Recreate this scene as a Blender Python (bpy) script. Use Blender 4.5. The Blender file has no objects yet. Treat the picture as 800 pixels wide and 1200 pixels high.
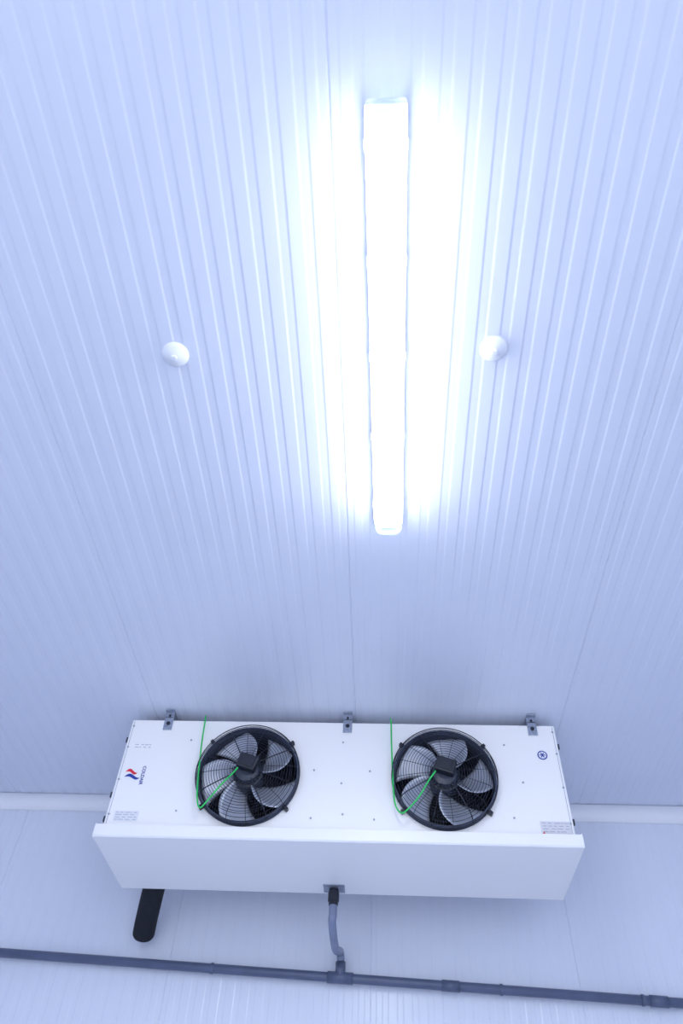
import bpy, bmesh, math, random
from mathutils import Vector, Matrix
random.seed(3)
H = 1.5            # eye height
CEIL = 1.95 + H
WALL = 3.92
XL, XR, YB = -3.0, 2.75, -2.6
scene = bpy.context.scene
scene.view_settings.view_transform = 'Standard'
LAMP = 62.0
WORLD = 2.2

# ---------------------------------------------------------------- materials
def mat(name, col, rough=.5, metal=0, spec=.5, noise=0.0, nscale=20, bump=0.0, coat=0):
    m = bpy.data.materials.new(name); m.use_nodes = True
    nt = m.node_tree; b = nt.nodes['Principled BSDF']
    b.inputs['Base Color'].default_value = (*col, 1)
    b.inputs['Roughness'].default_value = rough
    b.inputs['Metallic'].default_value = metal
    b.inputs['Specular IOR Level'].default_value = spec
    b.inputs['Coat Weight'].default_value = coat
    if noise or bump:
        tc = nt.nodes.new('ShaderNodeTexCoord')
        n = nt.nodes.new('ShaderNodeTexNoise'); n.inputs['Scale'].default_value = nscale
        n.inputs['Detail'].default_value = 3
        nt.links.new(tc.outputs['Object'], n.inputs['Vector'])
        if noise:
            r = nt.nodes.new('ShaderNodeValToRGB')
            r.color_ramp.elements[0].position = .3; r.color_ramp.elements[1].position = .7
            r.color_ramp.elements[0].color = (*[c*(1-noise) for c in col], 1)
            r.color_ramp.elements[1].color = (*[min(1, c*(1+noise)) for c in col], 1)
            nt.links.new(n.outputs['Fac'], r.inputs['Fac'])
            nt.links.new(r.outputs['Color'], b.inputs['Base Color'])
        if bump:
            bp = nt.nodes.new('ShaderNodeBump'); bp.inputs['Strength'].default_value = bump
            bp.inputs['Distance'].default_value = .002
            nt.links.new(n.outputs['Fac'], bp.inputs['Height'])
            nt.links.new(bp.outputs['Normal'], b.inputs['Normal'])
    return m
def emis(name, col, s):
    m = bpy.data.materials.new(name); m.use_nodes = True
    nt = m.node_tree; b = nt.nodes['Principled BSDF']
    b.inputs['Base Color'].default_value = (.9, .9, .9, 1)
    b.inputs['Emission Color'].default_value = (*col, 1)
    b.inputs['Emission Strength'].default_value = s
    return m
M_panel = mat('panel_white_steel', (.735, .785, .92), .25, noise=.012, nscale=3)
M_cove = mat('cove_white_pvc', (.84, .87, .95), .35)
M_floor = mat('floor_light_resin', (.74, .765, .84), .5, noise=.04, nscale=8)
M_case = mat('casing_white_powdercoat', (.94, .94, .955), .38, noise=.006, nscale=5)
M_tray = mat('tray_white_powdercoat', (.93, .935, .955), .35)
M_edge = mat('casing_joint_grey', (.45, .5, .6), .5)
M_black = mat('black_plastic', (.010, .013, .025), .4)
M_wire = mat('guard_black_wire', (.010, .013, .028), .35)
M_ring = mat('fan_ring_dark', (.09, .115, .19), .35, metal=.3)
M_blade = mat('fan_blade_grey', (.46, .50, .60), .30, metal=.35)
M_motor = mat('motor_dark_grey', (.03, .04, .07), .4)
M_coil = mat('coil_dark', (.010, .015, .03), .6, noise=.5, nscale=60)
M_green = mat('earth_cable_green', (.02, .60, .12), .4)
M_pipe = mat('pipe_grey_pvc', (.095, .12, .21), .35, noise=.1, nscale=10)
M_dpipe = mat('down_pipe_light_grey_pvc', (.20, .235, .36), .35, noise=.1, nscale=10)
M_foam = mat('insulation_black_foam', (.006, .008, .016), .8, noise=.3, nscale=60)
M_galv = mat('bracket_galvanised', (.36, .40, .50), .4, metal=.7, noise=.2, nscale=80)
M_screw = mat('screw_steel', (.35, .38, .45), .35, metal=.8)
M_red = mat('logo_red', (.75, .02, .05), .4)
M_blue = mat('logo_blue', (.01, .04, .35), .4)
M_lab = mat('label_paper', (.70, .70, .76), .5)
M_labtxt = mat('label_print', (.42, .44, .54), .6)
M_cap = mat('bolt_cap_white', (.84, .87, .94), .3)
M_base = mat('fixture_base_white', (.75, .79, .88), .4)
M_tube = emis('diffuser_glow', (.93, .96, 1.0), LAMP)
M_side = emis('diffuser_side_glow', (.93, .955, 1.0), LAMP*.28)
# clear end of the polycarbonate cover
M_clear = bpy.data.materials.new('cover_clear_polycarbonate'); M_clear.use_nodes = True
nt = M_clear.node_tree; pb = nt.nodes['Principled BSDF']
pb.inputs['Base Color'].default_value = (.45, .52, .70, 1); pb.inputs['Roughness'].default_value = .15
tr = nt.nodes.new('ShaderNodeBsdfTransparent'); mx = nt.nodes.new('ShaderNodeMixShader')
mx.inputs[0].default_value = .5
nt.links.new(tr.outputs[0], mx.inputs[1]); nt.links.new(pb.outputs[0], mx.inputs[2])
nt.links.new(mx.outputs[0], nt.nodes['Material Output'].inputs['Surface'])

# ---------------------------------------------------------------- helpers
def empty(name, loc=(0, 0, 0)):
    e = bpy.data.objects.new(name, None); scene.collection.objects.link(e)
    e.location = loc; e.empty_display_size = .1
    return e
def obj(name, me, m, parent=None, smooth=False):
    o = bpy.data.objects.new(name, me); scene.collection.objects.link(o)
    if m is not None: me.materials.append(m)
    if smooth:
        for p in me.polygons: p.use_smooth = True
    if parent:
        o.parent = parent
        o.matrix_parent_inverse = Matrix.Translation(parent.location).inverted()
    return o
def from_bm(name, bm, m, parent=None, smooth=False):
    bmesh.ops.recalc_face_normals(bm, faces=bm.faces)
    me = bpy.data.meshes.new(name); bm.to_mesh(me); bm.free()
    return obj(name, me, m, parent, smooth)
def add_box(bm, lo, hi, bevel=0, rot=None, piv=None, seg=2):
    r = bmesh.ops.create_cube(bm, size=1)
    c = [(a+b)/2 for a, b in zip(lo, hi)]; s = [b-a for a, b in zip(lo, hi)]
    vs = r['verts']
    for v in vs: v.co = Vector((v.co.x*s[0]+c[0], v.co.y*s[1]+c[1], v.co.z*s[2]+c[2]))
    if bevel:
        es = list({e for v in vs for e in v.link_edges})
        g = bmesh.ops.bevel(bm, geom=es, offset=bevel, segments=seg, affect='EDGES', profile=.5)
        vs = list({v for f in g['faces'] for v in f.verts} | {v for v in vs if v.is_valid})
    if rot is not None:
        p = Vector(piv if piv else c)
        for v in vs: v.co = rot @ (v.co-p) + p
    return vs
def box(name, lo, hi, m, parent=None, bevel=0, rot=None, piv=None):
    bm = bmesh.new(); add_box(bm, lo, hi, bevel, rot, piv); return from_bm(name, bm, m, parent)
def add_lathe(bm, c, prof, axis='Y', seg=64, closed=False):
    """prof: list of (radius, offset along axis)"""
    rings = []
    for r, h in prof:
        ring = []
        for i in range(seg):
            a = 2*math.pi*i/seg
            u, w = math.cos(a)*r, math.sin(a)*r
            if axis == 'Y': p = (c[0]+u, c[1]+h, c[2]+w)
            elif axis == 'Z': p = (c[0]+u, c[1]+w, c[2]+h)
            else: p = (c[0]+h, c[1]+u, c[2]+w)
            ring.append(bm.verts.new(p))
        rings.append(ring)
    n = len(rings)
    for k in range(n if closed else n-1):
        A, B = rings[k], rings[(k+1) % n]
        for i in range(seg):
            j = (i+1) % seg
            bm.faces.new((A[i], A[j], B[j], B[i]))
    if not closed:
        bm.faces.new(rings[0]); bm.faces.new(rings[-1])
def add_tube(bm, pts, r, seg=8, closed=False, caps=True):
    pts = [Vector(p) for p in pts]; n = len(pts); rings = []
    prev = None
    for i, p in enumerate(pts):
        if closed: t = (pts[(i+1) % n]-pts[i-1]).normalized()
        else: t = (pts[min(i+1, n-1)]-pts[max(i-1, 0)]).normalized()
        if prev is None:
            a = Vector((0, 0, 1)) if abs(t.z) < .9 else Vector((1, 0, 0))
            u = t.cross(a).normalized()
        else:
            u = (prev - t*prev.dot(t)).normalized()
        prev = u; w = t.cross(u)
        rr = r[i] if isinstance(r, (list, tuple)) else r
        rings.append([bm.verts.new(p + (u*math.cos(2*math.pi*k/seg)+w*math.sin(2*math.pi*k/seg))*rr) for k in range(seg)])
    for i in range(n if closed else n-1):
        A, B = rings[i], rings[(i+1) % n]
        for k in range(seg):
            l = (k+1) % seg
            bm.faces.new((A[k], A[l], B[l], B[k]))
    if caps and not closed:
        bm.faces.new(rings[0]); bm.faces.new(rings[-1])
def smooth_path(pts, n=8):
    pts = [Vector(p) for p in pts]; out = []
    P = [pts[0]*2-pts[1]] + pts + [pts[-1]*2-pts[-2]]
    for i in range(1, len(P)-2):
        for k in range(n):
            t = k/n
            out.append(.5*((2*P[i]) + (-P[i-1]+P[i+1])*t + (2*P[i-1]-5*P[i]+4*P[i+1]-P[i+2])*t*t + (-P[i-1]+3*P[i]-3*P[i+1]+P[i+2])*t**3))
    out.append(pts[-1]); return out
def tube(name, pts, r, m, parent=None, seg=12, closed=False):
    bm = bmesh.new(); add_tube(bm, pts, r, seg, closed); return from_bm(name, bm, m, parent, True)

# ---------------------------------------------------------------- room shell
PW, NR = .97, 14
def rib_profile(a, b, x0=-.122):
    """(u, h) points of the panel micro-rib section between a and b (h>0 = into the room)."""
    p = PW/NR; out = []
    k0 = math.floor((a-x0)/p)-1; k1 = math.ceil((b-x0)/p)+1
    for k in range(k0, k1):
        u = x0+k*p
        if k % NR == 0:     # tongue-and-groove joint between panels
            out += [(u-.0035, 0), (u-.0010, -.003), (u+.0010, -.003), (u+.0035, 0)]
            lo = .024
        else:
            lo = .011
        hi = p-.011
        if (k+1) % NR == 0: hi = p-.024
        out += [(u+lo, 0), (u+lo+.006, .0013), (u+hi-.006, .0013), (u+hi, 0)]
    out = [(max(a, min(b, u)), h) for u, h in out]
    r = [out[0]]
    for q in out[1:]:
        if q[0] > r[-1][0]+1e-6: r.append(q)
    return r
def ribbed(name, a, b, t0, t1, fn, m=M_panel, x0=-.122):
    bm = bmesh.new(); pr = rib_profile(a, b, x0)
    A = [bm.verts.new(fn(u, t0, h)) for u, h in pr]; B = [bm.verts.new(fn(u, t1, h)) for u, h in pr]
    for i in range(len(pr)-1): bm.faces.new((A[i], A[i+1], B[i+1], B[i]))
    return from_bm(name, bm, m)
ribbed('ceiling', XL, XR, YB, WALL, lambda u, t, h: (u, t, CEIL-h))
ribbed('wall_back', XL, XR, 0, CEIL, lambda u, t, h: (u, WALL-h, t), x0=-.05)
# front wall left out so added world fill light enters behind the camera
ribbed('wall_left', YB, WALL, 0, CEIL, lambda u, t, h: (XL+h, u, t))
ribbed('wall_right', YB, WALL, 0, CEIL, lambda u, t, h: (XR-h, u, t))
bm = bmesh.new(); bmesh.ops.create_grid(bm, x_segments=4, y_segments=4, size=.5)
for v in bm.verts: v.co = Vector(((XL+XR)/2+v.co.x*(XR-XL), (YB+WALL)/2+v.co.y*(WALL-YB), 0))
from_bm('floor', bm, M_floor)
# hygienic cove profiles along the ceiling corners
def cove(name, p0, p1, d1, d2, R=.055):
    """concave quarter round between directions d1 (into room) and d2 (down)"""
    bm = bmesh.new(); rows = []
    p0, p1, d1, d2 = map(Vector, (p0, p1, d1, d2))
    sec = [d1*(R+.014)+d2*.004]
    for i in range(13):
        a = math.pi/2*i/12
        sec.append(d1*(R-R*math.sin(a)) + d2*(R-R*math.cos(a)) + (d1+d2)*.005)
    sec.append(d2*(R+.014)+d1*.004)
    A = [bm.verts.new(p0+s) for s in sec]; B = [bm.verts.new(p1+s) for s in sec]
    for i in range(len(sec)-1): bm.faces.new((A[i], A[i+1], B[i+1], B[i]))
    return from_bm(name, bm, M_cove, smooth=True)
cove('trim_1', (XL, WALL, CEIL), (XR, WALL, CEIL), (0, -1, 0), (0, 0, -1))
cove('trim_2', (XL, YB, CEIL), (XL, WALL, CEIL), (1, 0, 0), (0, 0, -1))
cove('trim_3', (XR, YB, CEIL), (XR, WALL, CEIL), (-1, 0, 0), (0, 0, -1))

# ---------------------------------------------------------------- light fixture
LX, LY0, LY1 = .020, .405, 1.765
fx = empty('fluorescent_light_fixture', (LX, (LY0+LY1)/2, CEIL))
def extrude_section(bm, sec, y0, y1, caps=True):
    A = [bm.verts.new((LX+x, y0, CEIL+z)) for x, z in sec]; B = [bm.verts.new((LX+x, y1, CEIL+z)) for x, z in sec]
    n = len(sec)
    for i in range(n):
        j = (i+1) % n; bm.faces.new((A[i], A[j], B[j], B[i]))
    if caps: bm.faces.new(A); bm.faces.new(B)
# base tray
bm = bmesh.new()
extrude_section(bm, [(-.046, -.002), (.046, -.002), (.050, -.012), (.050, -.036), (-.050, -.036), (-.050, -.012)], LY0+.012, LY1-.012)
from_bm('base_tray', bm, M_base, fx)
def cover_sec(s=1, top=-.034):
    sec = [(.050*s, top)]
    for i in range(9):
        a = math.pi/2*i/8
        sec.append(((.020+.028*math.cos(a))*s, -.055-.033*math.sin(a)*s))
    sec += [(-x, z) for x, z in reversed(sec)]
    return sec
bm = bmesh.new(); extrude_section(bm, cover_sec(), LY0+.042, LY1-.042)
o = from_bm('glowing_diffuser', bm, M_tube, fx)
o.data.materials.append(M_side)
for p in o.data.polygons:
    if abs(p.normal.x) > .75: p.material_index = 1
# clear ends of the cover, domed
for nm, ya, yb in (('cover_end_1', LY0+.041, LY0), ('cover_end_2', LY1-.041, LY1)):
    bm = bmesh.new(); rings = []
    for t, s in ((0, 1.0), (.45, 1.0), (.7, .985), (.88, .94), (1, .84)):
        y = ya+(yb-ya)*t
        rings.append([bm.verts.new((LX+x*s*1.02, y, CEIL-.034+(z+.034)*s)) for x, z in cover_sec(1)])
    for A, B in zip(rings, rings[1:]):
        for i in range(len(A)):
            j = (i+1) % len(A); bm.faces.new((A[i], A[j], B[j], B[i]))
    bm.faces.new(rings[-1]); from_bm(nm, bm, M_clear, fx, True)
for k, y in enumerate((LY0+.03, LY1-.03)):
    bm = bmesh.new()
    for sx in (-1, 1):
        add_lathe(bm, (LX+sx*.022, y-.006, CEIL-.056), [(.008, 0), (.008, .012)], 'Y', 16)
    add_box(bm, (LX-.032, y-.004, CEIL-.07), (LX+.032, y+.004, CEIL-.034), .001)
    from_bm('lamp_holder_%d' % (k+1), bm, M_base, fx)
bm = bmesh.new()
for k in range(5):
    y = LY0+.1+(LY1-LY0-.2)*k/4
    for sx in (-1, 1):
        add_box(bm, (LX+sx*.0515-.0025, y-.012, CEIL-.036), (LX+sx*.0515+.0025, y+.012, CEIL-.018), .001)
from_bm('cover_clips', bm, M_base, fx)
fx.rotation_euler = (0, 0, -math.radians(.6))

# ---------------------------------------------------------------- ceiling bolt caps
for i, (x, y) in enumerate(((-.622, 1.085), (.334, 1.080))):
    e = empty('ceiling_bolt_cap' if i == 0 else 'ceiling_bolt_cap.001', (x, y, CEIL))
    bm = bmesh.new()
    add_lathe(bm, (x, y, CEIL), [(.040, -.0005), (.041, -.004), (.0395, -.007), (.030, -.014), (.018, -.021), (.008, -.0245), (.002, -.0255)], 'Z', 48)
    from_bm('dome_%d' % i, bm, M_cap, e, True)
    bm = bmesh.new(); add_lathe(bm, (x, y, CEIL), [(.010, -.02), (.010, -.027), (.008, -.029)], 'Z', 6)
    from_bm('nut_%d' % i, bm, M_cap, e)

# ---------------------------------------------------------------- cooling unit
FY = 3.02
UX0, UX1 = -1.188, .803
UZ0, UZ1 = 1.345+H, 1.905+H
DEP = 3.50
unit = empty('ceiling_cooling_unit', ((UX0+UX1)/2, 3.25, UZ1))
FANS = [(-.592, 1.627+H), (.277, 1.627+H)]
FR = .228
bm = bmesh.new(); add_box(bm, (UX0, FY, UZ0), (UX1, DEP, UZ1), .006)
casing = from_bm('casing', bm, M_case, unit)
cutters = []
for fxx, fz in FANS:
    bm = bmesh.new(); add_lathe(bm, (fxx, FY, fz), [(FR-.008, -.05), (FR-.008, .20)], 'Y', 96)
    c = from_bm('cut', bm, None); cutters.append(c)
    md = casing.modifiers.new('b', 'BOOLEAN'); md.object = c; md.operation = 'DIFFERENCE'; md.solver = 'EXACT'
dg = bpy.context.evaluated_depsgraph_get(); dg.update()
me = bpy.data.meshes.new_from_object(casing.evaluated_get(dg))
casing.modifiers.clear(); casing.data = me
for c in cutters: bpy.data.objects.remove(c)

# front panel joints / folded edges
bm = bmesh.new()
for x in (UX0+.012, UX1-.012):
    add_box(bm, (x-.0012, FY-.0012, UZ0+.05), (x+.0012, FY+.001, UZ1-.01))
from_bm('casing_joints', bm, M_edge, unit)
# drip tray
bm = bmesh.new()
TX0, TX1, TY0, TY1, TZ0 = -1.212, .824, 3.000, 3.535, 1.335+H
sec = [(TY0, TZ0+.052), (TY0, TZ0+.006), (TY0+.006, TZ0), (TY1-.005, TZ0-.004), (TY1, TZ0), (TY1, TZ0+.06), (TY1-.004, TZ0+.06), (TY1-.004, TZ0+.01), (TY0+.006, TZ0+.012), (TY0+.004, TZ0+.052)]
A = [bm.verts.new((TX0, y, z)) for y, z in sec]; B = [bm.verts.new((TX1, y, z)) for y, z in sec]
for i in range(len(sec)):
    j = (i+1) % len(sec); bm.faces.new((A[i], A[j], B[j], B[i]))
add_box(bm, (TX0, TY0+.001, TZ0+.001), (TX0+.003, TY1-.001, TZ0+.056))
add_box(bm, (TX1-.003, TY0+.001, TZ0+.001), (TX1, TY1-.001, TZ0+.056))
bm.faces.new(A); bm.faces.new(B)
from_bm('drip_tray', bm, M_tray, unit)
# hanging brackets
for k, x in enumerate((-1.011, -.157, .700)):
    bm = bmesh.new()
    add_box(bm, (x-.021, FY-.006, UZ1-.055), (x+.021, FY-.001, UZ1+.015), .0015)
    add_box(bm, (x-.021, FY-.006, UZ1+.008), (x+.021, FY-.001, CEIL-.003), .0015)
    add_box(bm, (x-.021, FY-.03, CEIL-.008), (x+.021, FY+.05, CEIL-.003), .0015)
    add_box(bm, (x-.021, FY-.001, UZ1), (x-.017, FY+.10, UZ1+.035))
    add_box(bm, (x+.017, FY-.001, UZ1), (x+.021, FY+.10, UZ1+.035))
    from_bm('hanging_bracket_%d' % (k+1), bm, M_galv, unit)
    bm = bmesh.new(); add_lathe(bm, (x, FY-.012, UZ1-.022), [(.007, 0), (.010, .002), (.010, .007)], 'Y', 6)
    add_lathe(bm, (x, FY-.008, UZ1+.02), [(.006, 0), (.006, .004)], 'Y', 12)
    from_bm('bracket_bolt_%d' % (k+1), bm, M_black, unit)

# ---- fans
def fan(idx, cx, cz, a0):
    # inner housing
    bm = bmesh.new()
    add_lathe(bm, (cx, FY, cz), [(FR-.0095, -.002), (FR-.0095, .195), (FR-.018, .195), (FR-.0115, 0)], 'Y', 96, closed=True)
    from_bm('fan_housing_%d' % idx, bm, M_motor, unit, True)
    bm = bmesh.new(); add_lathe(bm, (cx, FY+.186, cz), [(FR-.018, 0), (FR-.018, .006)], 'Y', 64)
    from_bm('coil_back_%d' % idx, bm, M_coil, unit)
    bm = bmesh.new()
    for k in range(-16, 17):
        x = k*.0125; hh = math.sqrt(max(0, (FR-.022)**2-x*x))
        add_box(bm, (cx+x-.001, FY+.165, cz-hh), (cx+x+.001, FY+.186, cz+hh))
    from_bm('coil_fins_%d' % idx, bm, M_ring, unit)
    # inlet ring standing proud of the panel
    bm = bmesh.new()
    add_lathe(bm, (cx, FY, cz), [(FR+.002, -.0005), (FR+.002, -.004), (FR-.004, -.006), (FR-.004, -.034), (FR-.0055, -.036), (FR-.0075, -.034), (FR-.009, 0.01)], 'Y', 96, closed=False)
    bm.faces.ensure_lookup_table()
    big = [f for f in bm.faces if len(f.verts) > 10]; bmesh.ops.delete(bm, geom=big, context='FACES')
    from_bm('inlet_ring_%d' % idx, bm, M_ring, unit, True)
    # blades
    bm = bmesh.new()
    NB = 5
    for b in range(NB):
        base = a0 + b*2*math.pi/NB
        NRr, NC = 10, 8; g = []
        for i in range(NRr+1):
            f = i/NRr; r = .062 + (FR-.016-.062)*f
            sweep = .10 + .42*f**1.5
            wid = .84 + .12*math.sin(f*math.pi) - .02*f
            row = []
            for j in range(NC+1):
                t = j/NC; a = base + sweep + (t-.5)*wid
                yy = FY + .012 + (t-.5)*(.085-.035*f) + .012*math.sin(t*math.pi)
                row.append(bm.verts.new((cx+r*math.cos(a), yy, cz+r*math.sin(a))))
            g.append(row)
        for i in range(NRr):
            for j in range(NC):
                bm.faces.new((g[i][j], g[i][j+1], g[i+1][j+1], g[i+1][j]))
    o = from_bm('fan_blades_%d' % idx, bm, M_blade, unit, True)
    s = o.modifiers.new('s', 'SOLIDIFY'); s.thickness = .003
    # external rotor motor
    bm = bmesh.new()
    add_lathe(bm, (cx, FY-.03, cz), [(.030, -.030), (.052, -.026), (.056, -.018), (.056, .002), (.066, .006), (.066, .075), (.05, .085)], 'Y', 48)
    for k in range(24):
        a = k*math.pi/12
        R = Matrix.Rotation(-a, 3, 'Y')
        add_box(bm, (cx+.050, FY-.05, cz-.0015), (cx+.062, FY-.026, cz+.0015), 0, R, (cx, FY-.04, cz))
    from_bm('fan_motor_%d' % idx, bm, M_motor, unit)
    # junction box on the motor
    bm = bmesh.new()
    R = Matrix.Rotation(math.radians(18), 3, 'Y')
    add_box(bm, (cx-.048, FY-.096, cz-.012), (cx+.040, FY-.058, cz+.055), .006, R, (cx, FY-.07, cz))
    add_box(bm, (cx-.030, FY-.100, cz-.004), (cx+.022, FY-.094, cz+.045), .003, R, (cx, FY-.07, cz))
    from_bm('junction_box_%d' % idx, bm, M_black, unit)
    # wire guard basket
    bm = bmesh.new(); GF = FY-.072
    def guard_y(r):
        if r <= FR-.035: return GF+.012*(r/(FR-.035))**3
        t = (r-(FR-.035))/.035
        return GF+.012 + .040*(1-math.cos(t*math.pi/2))
    rr = [.062+.0118*k for k in range(12)] + [FR-.028, FR-.016, FR-.006]
    def ring(r, y, w):
        add_tube(bm, [(cx+r*math.cos(2*math.pi*i/72), y, cz+r*math.sin(2*math.pi*i/72)) for i in range(72)], w, 5, closed=True)
    for r in rr: ring(r, guard_y(r), .00125)
    ring(FR+.001, FY-.045, .0024); ring(FR+.003, FY-.028, .0016)
    ring(FR+.003, FY-.014, .0016)
    for k in range(16):
        a = k*math.pi/8+.1
        pts = []
        for i in range(12):
            r = .055+(FR+.001-.055)*i/11
            pts.append((cx+r*math.cos(a), guard_y(r)-.002, cz+r*math.sin(a)))
        pts.append((cx+(FR+.003)*math.cos(a), FY-.006, cz+(FR+.003)*math.sin(a)))
        add_tube(bm, pts, .0026 if k % 4 == 1 else .0013, 5)
    from_bm('fan_guard_%d' % idx, bm, M_wire, unit, True)
    # guard feet
    bm = bmesh.new()
    for ang in (40, 140, 220, 320):
        a = math.radians(ang)
        p = Vector((cx+(FR+.012)*math.cos(a), FY-.012, cz+(FR+.012)*math.sin(a)))
        R = Matrix.Rotation(-a, 3, 'Y')
        add_box(bm, (p.x-.014, FY-.026, p.z-.007), (p.x+.010, FY-.0005, p.z+.007), .002, R, tuple(p))
    from_bm('guard_feet_%d' % idx, bm, M_wire, unit)
fan(1, *FANS[0], .35)
fan(2, *FANS[1], .95)
def gcable(idx, pts):
    tube('earth_cable_%d' % idx, smooth_path([(x, y, z+H) for x, y, z in pts], 8), .0036, M_green, unit, 8)
gcable(1, [(-.838, 3.012, 1.925), (-.832, 2.998, 1.89), (-.822, 2.985, 1.75), (-.800, 2.972, 1.55), (-.785, 2.965, 1.475), (-.765, 2.955, 1.445), (-.735, 2.945, 1.475), (-.69, 2.938, 1.54), (-.645, 2.93, 1.590), (-.625, 2.925, 1.615)])
gcable(2, [(.045, 3.012, 1.925), (.047, 2.998, 1.89), (.048, 2.985, 1.75), (.053, 2.972, 1.55), (.062, 2.965, 1.475), (.085, 2.955, 1.440), (.115, 2.945, 1.455), (.16, 2.938, 1.505), (.205, 2.93, 1.575), (.235, 2.925, 1.615)])

# ---- screws, labels, logo
bm = bmesh.new()
sc = [(-.175, 1.60), (-.175, 1.80), (-.165, 1.46), (-.30, 1.66), (-.05, 1.66), (-.885, 1.80), (-.885, 1.46), (.56, 1.46), (.56, 1.80), (-.3, 1.44), (-.03, 1.44), (.62, 1.62)]
for x in (-1.175, .79):
    for z in (1.44, 1.60, 1.76, 1.87): sc.append((x, z))
for x, z in sc: add_lathe(bm, (x, FY-.003, z+H), [(.002, 0), (.0042, .0008), (.0048, .003)], 'Y', 12)
from_bm('panel_screws', bm, M_screw, unit)
bm = bmesh.new()
for x, z in ((UX0-.003, 1.80), (UX0-.003, 1.53), (UX0-.003, 1.42), (UX1+.003, 1.80), (UX1+.003, 1.45)):
    add_box(bm, (x-.004, FY+.002, z+H-.012), (x+.004, FY+.016, z+H+.012), .001)
from_bm('side_clips', bm, M_motor, unit)
def label(name, cx, cz, w, h, rows, m=M_lab):
    box(name, (cx-w/2, FY-.0016, cz+H-h/2), (cx+w/2, FY-.0002, cz+H+h/2), m, unit)
    bm = bmesh.new()
    for i in range(rows):
        z = cz+H+h/2-h*(i+.7)/(rows+.4)
        x = cx-w*.44
        while x < cx+w*.34:
            l = random.uniform(.006, .026)
            add_box(bm, (x, FY-.0022, z-h/rows*.10), (min(x+l, cx+w*.44), FY-.0015, z+h/rows*.10)); x += l+random.uniform(.003, .012)
    from_bm(name+'_print', bm, M_labtxt, unit)
M_lab2 = mat('label_white', (.80, .82, .88), .5)
label('data_label', -1.098, 1.432, .105, .045, 4, M_lab2)
label('warning_label', .727, 1.422, .125, .052, 4, M_lab)
label('warning_label_lower', .735, 1.384, .105, .022, 2, M_lab2)
label('type_label', -1.105, 1.765, .085, .030, 2, M_case)
bm = bmesh.new()
A3 = [bm.verts.new((.674+dx, FY-.0022, 1.396+H+dz)) for dx, dz in ((-.010, -.009), (.010, -.009), (0, .009))]
bm.faces.new(A3); from_bm('warning_triangle', bm, M_red, unit)
# round sticker
bm = bmesh.new(); add_lathe(bm, (.725, FY-.0015, 1.752+H), [(.022, 0), (.022, .0014)], 'Y', 40); from_bm('round_sticker', bm, M_blue, unit)
bm = bmesh.new(); add_lathe(bm, (.725, FY-.0022, 1.752+H), [(.017, 0), (.017, .0010)], 'Y', 40); from_bm('round_sticker_face', bm, M_lab2, unit)
bm = bmesh.new()
for k in range(3):
    a = k*math.pi/3
    add_box(bm, (.725-.013, FY-.0028, 1.752+H-.002), (.725+.013, FY-.0021, 1.752+H+.002), 0, Matrix.Rotation(a, 3, 'Y'))
from_bm('round_sticker_mark', bm, M_blue, unit)
# maker's mark : two swooshes
def swoosh(name, cx, cz, w, h, flip, m):
    bm = bmesh.new(); n = 24; U = []; L = []
    for i in range(n+1):
        t = i/n; x = (t-.5)*w
        c = math.sin(t*math.pi*1.8)*h*.30*flip
        th = h*.60*math.sin(math.pi*min(1, t*1.02+.001))**.6
        U.append(bm.verts.new((cx+x, FY-.0012, cz+c+th/2))); L.append(bm.verts.new((cx+x, FY-.0012, cz+c-th/2)))
    for i in range(n): bm.faces.new((L[i], L[i+1], U[i+1], U[i]))
    return from_bm(name, bm, m, unit)
swoosh('logo_swoosh_red', -1.125, 1.636+H, .055, .026, 1, M_red)
swoosh('logo_swoosh_blue', -1.117, 1.612+H, .070, .026, 1, M_blue)
cu = bpy.data.curves.new('logo_text', 'FONT'); cu.body = 'COLDAIR'; cu.size = .021; cu.extrude = .0003; cu.offset = .0003
to = bpy.data.objects.new('logo_text', cu); scene.collection.objects.link(to)
to.rotation_euler = (math.radians(90), math.radians(90), 0); to.location = (-1.078, FY-.0015, 1.665+H)
cu.materials.append(M_blue); to.parent = unit; to.matrix_parent_inverse = Matrix.Translation(unit.location).inverted()

# ---------------------------------------------------------------- drain
dr = empty('drain_pipe', (-.215, 3.47, TZ0))
box('drain_plate', (-.262, 3.425, TZ0-.006), (-.165, 3.515, TZ0-.0022), M_galv, dr, .001)
bm = bmesh.new()
add_lathe(bm, (-.215, 3.475, TZ0), [(.022, -.005), (.022, -.020), (.025, -.022), (.025, -.058), (.021, -.062), (.021, -.075)], 'Z', 12)
from_bm('drain_nut', bm, M_black, dr)
PY = WALL-.045
def pz(x): return 1.148+H-.0355*(x+1.827)
TXc = -.192
pth = smooth_path([(-.215, 3.475, TZ0-.06), (-.215, 3.477, TZ0-.11), (-.217, 3.50, TZ0-.145), (-.208, 3.68, TZ0-.185), (-.196, 3.845, pz(TXc)+.10), (TXc, PY, pz(TXc)+.06), (TXc, PY, pz(TXc))], 10)
tube('down_pipe', pth, .018, M_dpipe, dr, 20)
hp = dr
def hseg(name, x0, x1, r, m=M_pipe):
    tube(name, [(x0, PY, pz(x0)), (x1, PY, pz(x1))], r, m, hp, 24)
hseg('pipe_run', XL+.01, XR-.01, .020)
hseg('tee_fitting', TXc-.06, TXc+.06, .0245)
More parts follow.
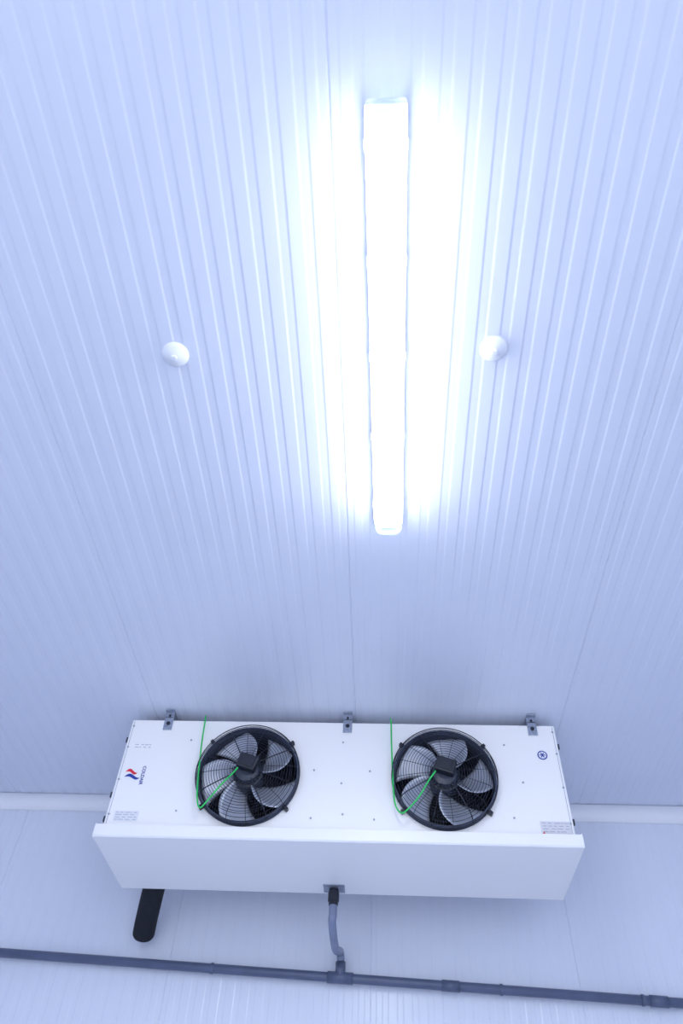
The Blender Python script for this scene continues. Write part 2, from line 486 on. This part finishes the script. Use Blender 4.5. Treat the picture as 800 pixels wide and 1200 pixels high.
tube('tee_socket', [(TXc, PY, pz(TXc)), (TXc, PY, pz(TXc)+.065)], .0235, M_pipe, hp, 24)
for k, x in enumerate((.32, 1.25)):
    hseg('coupling_%d' % (k+1), x-.04, x+.04, .0235)
bm = bmesh.new()
for x in (-2.3, -.80, .55, 1.18, 2.2):
    add_tube(bm, [(x-.006, PY, pz(x-.006)), (x+.006, PY, pz(x+.006))], .0235, 24)
    add_box(bm, (x-.008, PY, pz(x)-.010), (x+.008, WALL-.004, pz(x)+.010), .001)
from_bm('pipe_clamps', bm, M_pipe, hp)

# insulated refrigerant pipe running back to the wall
e = empty('insulated_refrigerant_pipe', (-1.13, 3.7, 1.4+H))
pts = smooth_path([(-1.055, 3.545, 1.50+H), (-1.075, 3.60, 1.43+H), (-1.105, 3.68, 1.375+H), (-1.140, 3.79, 1.29+H), (-1.160, 3.862, 1.225+H)], 10)
rad = [.053]*(len(pts))
for k, s in enumerate((.55, .85, .97)): rad[-1-k] = .053*s
tube('foam_sleeve', pts, rad, M_foam, e, 28)

# ---------------------------------------------------------------- world & camera
w = bpy.data.worlds.new('world'); scene.world = w; w.use_nodes = True
w.node_tree.nodes['Background'].inputs[0].default_value = (.84, .895, 1, 1)
w.node_tree.nodes['Background'].inputs[1].default_value = WORLD  # added ambient fill, shining in where the front wall is omitted

cam = bpy.data.cameras.new('camera'); co = bpy.data.objects.new('camera', cam); scene.collection.objects.link(co)
cam.sensor_fit = 'VERTICAL'; cam.sensor_height = 36; cam.sensor_width = 24; cam.lens = 851/1200*36
fwd = Vector((-.054, .6629, .7475)).normalized()
right = Vector((.9985, .0366, .0395)); right = (right-fwd*right.dot(fwd)).normalized()
up = right.cross(fwd)
co.matrix_world = Matrix(((right.x, up.x, -fwd.x, 0), (right.y, up.y, -fwd.y, 0), (right.z, up.z, -fwd.z, H), (0, 0, 0, 1)))
cam.clip_start = .02
cam.dof.use_dof = True; cam.dof.focus_distance = 3.25; cam.dof.aperture_fstop = 2.2
scene.camera = co
